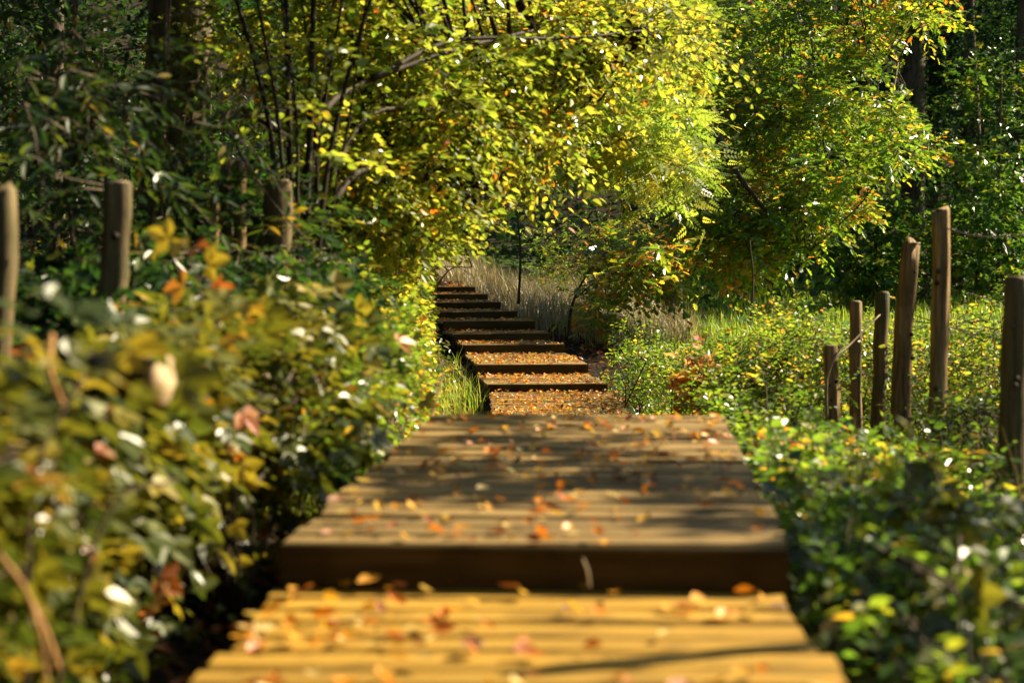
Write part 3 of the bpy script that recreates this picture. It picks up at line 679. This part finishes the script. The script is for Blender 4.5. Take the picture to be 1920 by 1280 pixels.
plant('bramble_bush', 'dark low brambles in shade beside the first riser', 'bush', (W(1640, 1080, 5.9)[0], 6.0),
      cloud(1500, 1680, 980, 1090, 5.6, 6.8, 10, (45, 75), 20, .0) + cloud(1660, 1900, 970, 1090, 5.6, 7.2, 12, (50, 85), 20, .02) + cloud(1500, 1700, 1060, 1180, 4.7, 5.6, 8, (45, 75), 18, -.04) + cloud(1700, 1940, 1060, 1220, 4.6, 5.6, 9, (50, 80), 18, -.02), 'lush', K=260)
plant('bramble_bush', 'sprawling bramble with larger leaflets over the dark low brambles', 'bush', (W(1760, 1080, 5.5)[0], 5.6),
      cloud(1520, 1700, 980, 1120, 5.0, 6.2, 5, (50, 80), 8, -.05) + cloud(1700, 1900, 960, 1140, 4.9, 6.2, 6, (50, 80), 8, .0), 'bramble', K=150, twig_frac=.8)
plant('elder_shrub', 'small shrub with narrow pale leaves beside the tallest post foot', 'shrub', (W(1790, 900, 8.4)[0], 8.6),
      cloud(1770, 1900, 900, 980, 7.4, 9, 5, (45, 70), 10, .1), 'elder', K=120, twig_frac=.9)
plant('flame_seedling', 'seedling with salmon and orange leaves among the sunny weeds', 'plant', (W(1285, 760, 14.6)[0], 14.6),
      [(1262, 712, 14.5, 22, 18, .12, 6, .3), (1300, 700, 14.5, 24, 22, .12, 7, .0), (1288, 668, 14.6, 16, 12, .1, 4, .05)], 'flame', K=40)

for k in range(18):
    px = rng.uniform(1590, 1910) if k < 13 else rng.uniform(1300, 1500); d = rng.uniform(12.6, 16.5); top = rng.uniform(560, 650) if k < 13 else rng.uniform(590, 660)
    sl = rng.normal(0, 14)
    plant('tall_weed', 'tall wispy weed with small yellow green leaves ' + ('standing behind the fence posts' if k < 13 else 'rising from the sunny weeds beside the landing'), 'weeds', (W(px, 800, d)[0], d),
          [(px + sl * f, top + 60 + 170 * (1 - f), d, 9, 24, .05, 5, .10) for f in (.25, .5, .75, 1.0)], 'weed', stems=[([(px, 850, d), (px + sl * .4, (top + 850) / 2, d), (px + sl, top, d)], .005, .002)], K=12,
          group='tall weeds behind the fence posts' if k < 13 else 'tall weeds beside the landing', limbs=False, twig_frac=.6)

plant('pale_brush', 'pale sunlit brush on the bank right of the top steps', 'shrub', (W(1100, 560, 32.5)[0], 32.5),
      cloud(1010, 1190, 420, 530, 31.5, 34, 13, (32, 52), 40, .14), 'weed', stems=[([(1100, 600, 32.5), (1085, 500, 32.5), (1060, 400, 32.5)], .016, .006), ([(1105, 600, 32.5), (1130, 500, 32.5), (1160, 420, 32.5)], .014, .005)], K=60)

# shade trees standing right of the path, outside the frame
plant('hazel_coppice', 'leafy hazel right of the fence casting dappled shade on the long platform', 'tree', (6.6, 8.9),
      [(960 + X_ / Y_ * F, HOR - Z_ / Y_ * F, Y_, .30 / Y_ * F, .16 / Y_ * F, .18, 22, 0) for X_, Y_, Z_ in
       [(tx + h_ * 1.303, ty + h_ * .581, h_ - .71) for tx, ty, h_ in [(.45, 5.75, 4.0), (.05, 5.9, 4.5), (.55, 6.2, 3.7), (-.3, 6.2, 4.2), (-.1, 7.0, 3.8), (-.3, 8.1, 4.4), (1.3, 5.6, 3.9), (1.6, 6.1, 4.3), (1.1, 5.1, 3.6)]]], 'maple',
      stems=[([np.array([6.6, 8.9, 0.6]), np.array([6.5, 8.8, 3.0]), np.array([6.3, 8.7, 6.0])], .06, .03)], K=0)

def big_tree(x, y, h, label, spread=3.2, n=16, nt=90, low=.32):
    b = np.array([x, y, float(H(x, y))]); cl = []
    for _ in range(n):
        a = rng.uniform(0, 6.28); r = spread * math.sqrt(rng.random()); z = b[2] + h * rng.uniform(low, 1.0)
        X, Y = x + r * math.cos(a), y + r * math.sin(a)
        cl.append((X, Y, z))
    root = tag(empty('woodland_tree', b), label, 'tree', 'woodland trees around the clearing')
    t = Tubes(); P = curve([b - (0, 0, .3), b + (.1, 0, h * .45), b + (.2, .1, h * .85)], 6); t.add(P, np.linspace(.24, .06, len(P)), 12, wob=.05); t.build('trunk', M_BARK, root, b)
    N_ = n * nt * 9; c = np.repeat(np.array(cl), nt * 9, 0); v = nrm(rng.normal(size=(N_, 3))) * rng.random((N_, 1)) ** .4 * np.array([1.5, 1.5, 1.1])
    tag(link('crown', leaves_mesh('crown', 'oval', c + v - b, rng.normal(0, 1, (N_, 3)), np.array([0, 0, 1.]) + rng.normal(0, .5, (N_, 3)), rng.uniform(.16, .30, N_), rng.normal(.5, .2, N_), LM['dark']), root), kind='stuff')
for x_, y_, h_, lb in [(14, 48, 12, 'tall shade tree at the meadow edge right of the wood'), (17.5, 51, 13, 'tall shade tree deeper in the wood right of the meadow'), (21, 48, 12, 'broad tree at the far right of the meadow'), (10.5, 50, 13, 'tall tree behind the ivy clad trunk'),
                       (-7, 4, 9, 'dense unseen tree added on the bank left of the brambles to block sky light'), (-8, 10, 10, 'dense unseen tree added on the bank behind the leaning mossy post to block sky light'), (-3, -7, 9, 'dense unseen tree added behind the start of the boardwalk to block sky light'), (3.5, -8, 9, 'dense unseen tree added beside the start of the boardwalk to block sky light'), (0, -13, 11, 'tall unseen tree added behind the boardwalk to block sky light'), (-8, -3, 9, 'dense unseen tree added at the foot of the left bank to block sky light'), (9, -6, 8, 'dense unseen tree added behind the right hand brambles to block sky light'), (15.5, 1, 8, 'low unseen tree added right of the first riser to block low sky light'), (16.5, 8, 8, 'low unseen tree added right of the tallest post to block low sky light'), (16, 15, 8.5, 'low unseen tree added right of the landing to block low sky light'), (17.5, 23, 9, 'low unseen tree added right of the steps to block low sky light')]:  # trees on this line stand out of view, added to cut sky light
    big_tree(x_, y_, h_, lb, low=.15)

# ------------------------------------------------------------------ ground-level scatter ("stuff")
def scatter_xy(n, x0, x1, y0, y1):
    return rng.uniform(x0, x1, n), rng.uniform(y0, y1, n)
def off_path(x, y, w=.66): return np.abs(x - cxf(y)) > w
def ground_leaves(name, label, cat, n, box, tpl, mat, size, lvm, lift=(.02, .25), side=0):
    x, y = scatter_xy(n, *box); k = off_path(x, y)
    if side: k &= (np.sign(x - cxf(y)) == side)
    x, y = x[k], y[k]
    z = H(x, y) + rng.uniform(*lift, len(x))
    P = np.stack([x, y, z], -1); P = P[clear(P) | (name == 'leaf_litter')]; n = len(P); A = rng.normal(0, 1, (n, 3)) * np.array([1, 1, .4]); N = np.array([0, 0, 1.]) + rng.normal(0, .45, (n, 3))
    tag(link(name, leaves_mesh(name, tpl, P, A, N, rng.uniform(*size, n), rng.normal(lvm, .16, n), mat)), label, cat, kind='stuff')
ground_leaves('ground_ivy', 'low ivy and bramble leaves covering the left bank', 'ground cover', 30000, (-7, 0, 2.5, 34), 'oval', LM['bramble'], (.05, .09), .45, (.02, .28), -1)
ground_leaves('ground_cover', 'low leafy ground cover right of the boardwalk', 'ground cover', 17000, (0, 6, 2.5, 22), 'oval', LM['weed'], (.035, .07), .45, (.02, .22), 1)
ground_leaves('leaf_litter', 'brown leaf litter on the soil beside the boardwalk', 'leaf litter', 9000, (-2.5, 3, 2, 32), 'cur', LM['litter'], (.05, .08), .25, (.005, .03))
ground_leaves('hillside_growth', 'dense undergrowth on the hillside behind the woods', 'undergrowth', 42000, (-26, 34, 34, 85), 'oval', LM['dark'], (.14, .30), .5, (.05, 1.6))

def blades(name, label, cat, x, y, h, w, mat, lvm, bend=.45, kind='stuff', z=None, parent=None, off=None, seg=3):
    n = len(x); z = H(x, y) if z is None else z
    a = rng.uniform(0, 6.28, n); d = np.stack([np.cos(a), np.sin(a), np.zeros(n)], -1); pr = np.stack([-np.sin(a), np.cos(a), np.zeros(n)], -1)
    hh = h * rng.uniform(.55, 1.2, n); b = bend * rng.uniform(.2, 1.5, n); base = np.stack([x, y, z], -1)
    V = []
    for i in range(seg + 1):
        t = i / seg; c = base + d * (hh * b * t * t)[:, None] + np.array([0, 0, 1.]) * (hh * t * (1 - .35 * b * t))[:, None]
        ww = w * (1 - t) ** .8 * .5 + .0006
        V += [c - pr * ww, c + pr * ww]
    V = np.stack(V, 1); m = V.shape[1]
    f = np.concatenate([[2*i, 2*i + 1, 2*i + 3, 2*i + 2] for i in range(seg)])
    loops = (f[None] + np.arange(n)[:, None] * m).ravel()
    V = V.reshape(-1, 3)
    if off is not None: V = V - off
    o = link(name, mesh_np(name, V, loops, np.full(n * seg, 4), mat, {'lv': np.repeat(np.clip(rng.normal(lvm, .2, n), 0, 1), m)}), parent)
    if parent is None: tag(o, label, cat, kind=kind)
    else: o['kind'] = kind
    return o
x, y = scatter_xy(26000, 1.5, 14, 22, 47); k = x - cxf(y) > 1.6; blades('meadow_grass', 'short sunlit grass of the meadow beyond the oak', 'grass', x[k], y[k], .24, .016, LM['grass'], .68)
x, y = scatter_xy(24000, -3.2, 2.7, 26, 41); k = off_path(x, y, .75) & (y - 26 > (x - 1.2) * 1.5); blades('dry_grass', 'tall dry straw grass on the bank above the steps', 'grass', x[k], y[k], .55, .012, LM['straw'], .75, .5)
x, y = scatter_xy(5000, -1.6, -.2, 8, 22); u = cxf(y) - x; k = (u > .66) & (u < 1.35); blades('verge_grass', 'yellow green grass along the left edge of the boardwalk', 'grass', x[k], y[k], .34, .008, LM['grass'], .8, .5)
x, y = scatter_xy(2600, .7, 3.4, 3.6, 16); k = (x - cxf(y) > .72) & (np.sin(x * 3.1) * np.sin(y * 1.3) > -.1); blades('dry_weed_stems', 'thin dry stems standing in the weeds right of the boardwalk', 'weeds', x[k], y[k], .55, .006, LM['straw'], .45, .3)
x, y = scatter_xy(2600, .7, 3.0, 3.4, 9); k = (x - cxf(y) > .70) & (np.sin(x * 4.1 + 1) * np.sin(y * 2.3) > .15); blades('wild_grass', 'loose green grass blades among the brambles right of the boardwalk', 'grass', x[k], y[k], .42, .009, LM['grass'], .5, .6)
def tuft(px, d, py, n, h, label):
    p = W(px, py, d); o = np.array([p[0], d, float(H(p[0], d))]); root = tag(empty('grass_tuft', o), label, 'grass', 'grass tufts beside the golden platform')
    x = p[0] + rng.normal(0, .05, n); y = d + rng.normal(0, .05, n)
    for i in range(12):
        b = blades('blade', None, None, x[i:i+1], y[i:i+1], h * 1.1, .011, LM['grass'], .55, .5, 'part', None, root, o, 5); del b['kind']
    blades('blades', None, None, x[12:], y[12:], h, .009, LM['grass'], .55, .55, 'stuff', None, root, o, 5)
tuft(1640, 4.0, 1290, 50, .34, 'broad tuft of bright grass blades nearest the golden platform edge')
tuft(1790, 4.2, 1290, 65, .42, 'tall tuft of bright green grass under the dark low brambles')
tuft(1900, 4.4, 1290, 60, .42, 'tallest tuft of arching grass below the thick dark post')

# stalks, dry stems and the cut log of the left foreground
for pts, lab in [([(96, 628, 3.8), (92, 690, 3.75), (104, 730, 3.75), (118, 760, 3.75)], 'bent orange dry stalk hanging among the bramble leaves'),
                 ([(-10, 1040, 3.3), (40, 1110, 3.3), (70, 1200, 3.3), (80, 1300, 3.3)], 'orange dry stalk leaning at the foot of the bramble bush'),
                 ([(50, 1130, 3.5), (80, 1190, 3.5), (104, 1260, 3.5)], 'pale dry stalk low in the bramble bush'),
                 ([(305, 1100, 3.9), (282, 1140, 3.9), (262, 1175, 3.9)], 'short broken stalk above the dark soil beside the golden platform')]:
    stem_thing('dry_stalk', pts, .006, .004, M_STALK, lab, 'stalk')
stem_thing('dry_stalk', [(1106, 1104, 4.6), (1103, 1075, 4.6), (1094, 1050, 4.61)], .003, .0022, M_PALE, 'thin pale stalk sticking up in front of the first riser', 'stalk')
def log():
    a, b = W(120, 690, 4.5), W(300, 716, 4.42); root = tag(empty('cut_log', (a + b) / 2), 'dark mossy cut log with a pale sawn end in the brambles', 'log'); off = (a + b) / 2
    t = Tubes(); c = a + (b - a) * np.linspace(0, 1, 9)[:, None]; t.add(c, .055 * (1 + rng.normal(0, .05, 9)), 16, wob=.04); t.build('bark', M_BARK, root, off)
    dv = (b - a) / np.linalg.norm(b - a); e = Tubes(); e.add([b - dv * .01, b + dv * .006], [.056, .056], 13, wob=.10); e.build('sawn_end', M_END, root, off)
log()
for k in range(14):
    px = rng.uniform(20, 420); d = rng.uniform(9, 14); top = rng.uniform(-120, 200); sl = rng.normal(0, 40)
    stem_thing('thin_stem', [(px, 520, d), (px + sl * .4, (520 + top) / 2, d), (px + sl, top, d)], .007, .004, M_PALE if k % 3 == 0 else M_TWIG, ('pale' if k % 3 == 0 else 'dark') + ' thin upright bare stem in the shade near the broad trunk', 'stem')['group'] = ('pale' if k % 3 == 0 else 'dark') + ' thin bare stems in the shade'

# ------------------------------------------------------------------ fallen leaves on the boards
def deck_leaves(y0, y1, z, c0, c1, n, edge=.56, front=0.0):
    t = rng.random(n)
    if front: t = t ** front
    yy = y0 + t * (y1 - y0); uu = rng.uniform(-edge, edge, n)
    cl_ = rng.random(n) < .55; nc = max(4, n // 16); cy, cu = rng.uniform(y0 + .1, y1 - .1, nc), rng.uniform(-edge, edge, nc); q_ = rng.integers(0, nc, n)
    yy = np.where(cl_, np.clip(cy[q_] + rng.normal(0, .07, n), y0 + .03, y1 - .03), yy); uu = np.where(cl_, np.clip(cu[q_] + rng.normal(0, .11, n), -edge, edge), uu); t = (yy - y0) / (y1 - y0)
    x = c0 + (c1 - c0) * t + uu; n_ = len(x)
    if y1 < 5: x = np.where(rng.random(n_) < .45, -.52 + np.abs(rng.normal(0, .28, n_)), x); x = np.clip(x, -.57, .57)
    P = np.stack([x, yy, np.full(n_, z + .006) + rng.uniform(0, .012, n_)], -1)
    A = rng.normal(0, 1, (n_, 3)) * np.array([1, 1, .22]); N = np.array([0, 0, 1.]) + rng.normal(0, .38, (n_, 3))
    S = rng.uniform(.028, .064, n_) * (.98 if y1 < 5 else .86 if y1 < 9 else .82); LV = np.clip(rng.beta(1.5, 1.0, n_), 0, 1)
    return P, A, N, S, LV
def hue(v): return 'brown' if v < .3 else 'orange' if v < .6 else 'golden yellow' if v < .85 else 'pale tan'
where = ['the golden sunlit platform', 'the long shade banded platform']
restP = []
for di, (n, kobj) in enumerate([(330, 105), (420, 190)]):
    d = deck_leaves(*SECT[di], n); s = d[3] / d[0][:, 1] * in_frame(d[0], 0); idx = np.argsort(-s)[:kobj]
    for i in idx:
        o = leaf_objects(None, np.zeros(3), 'cur' if i % 4 else 'oak', LM['litter'], *[q[i:i+1] for q in d], name='fallen_leaf')[0]
        c = ('curled ' if i % 4 else 'lobed ') + ('large ' if d[3][i] > .056 else 'small ' if d[3][i] < .046 else '') + hue(d[4][i]); o.location.z += .004
        tag(o, f'{c} fallen leaf lying on {where[di]}', 'leaf', f'{c} fallen leaves on {where[di]}')
    kp = np.ones(n, bool); kp[idx] = False; restP.append([q[kp] for q in d])
restP.append(list(deck_leaves(*SECT[2], 250))); restP.append(list(deck_leaves(*SECT[3], 300)))
restP.append(list(deck_leaves(*SECT[4], 1500, .57)))
for s in STEPDECK: restP.append(list(deck_leaves(*s, int(300 * (s[1] - s[0])), .57)))
a = [np.concatenate(q) for q in zip(*restP)]
tag(link('fallen_leaves', leaves_mesh('fallen_leaves', 'cur', *a, LM['litter'])), 'golden and brown fallen leaves strewn over the landing and the steps', 'leaves', kind='stuff')
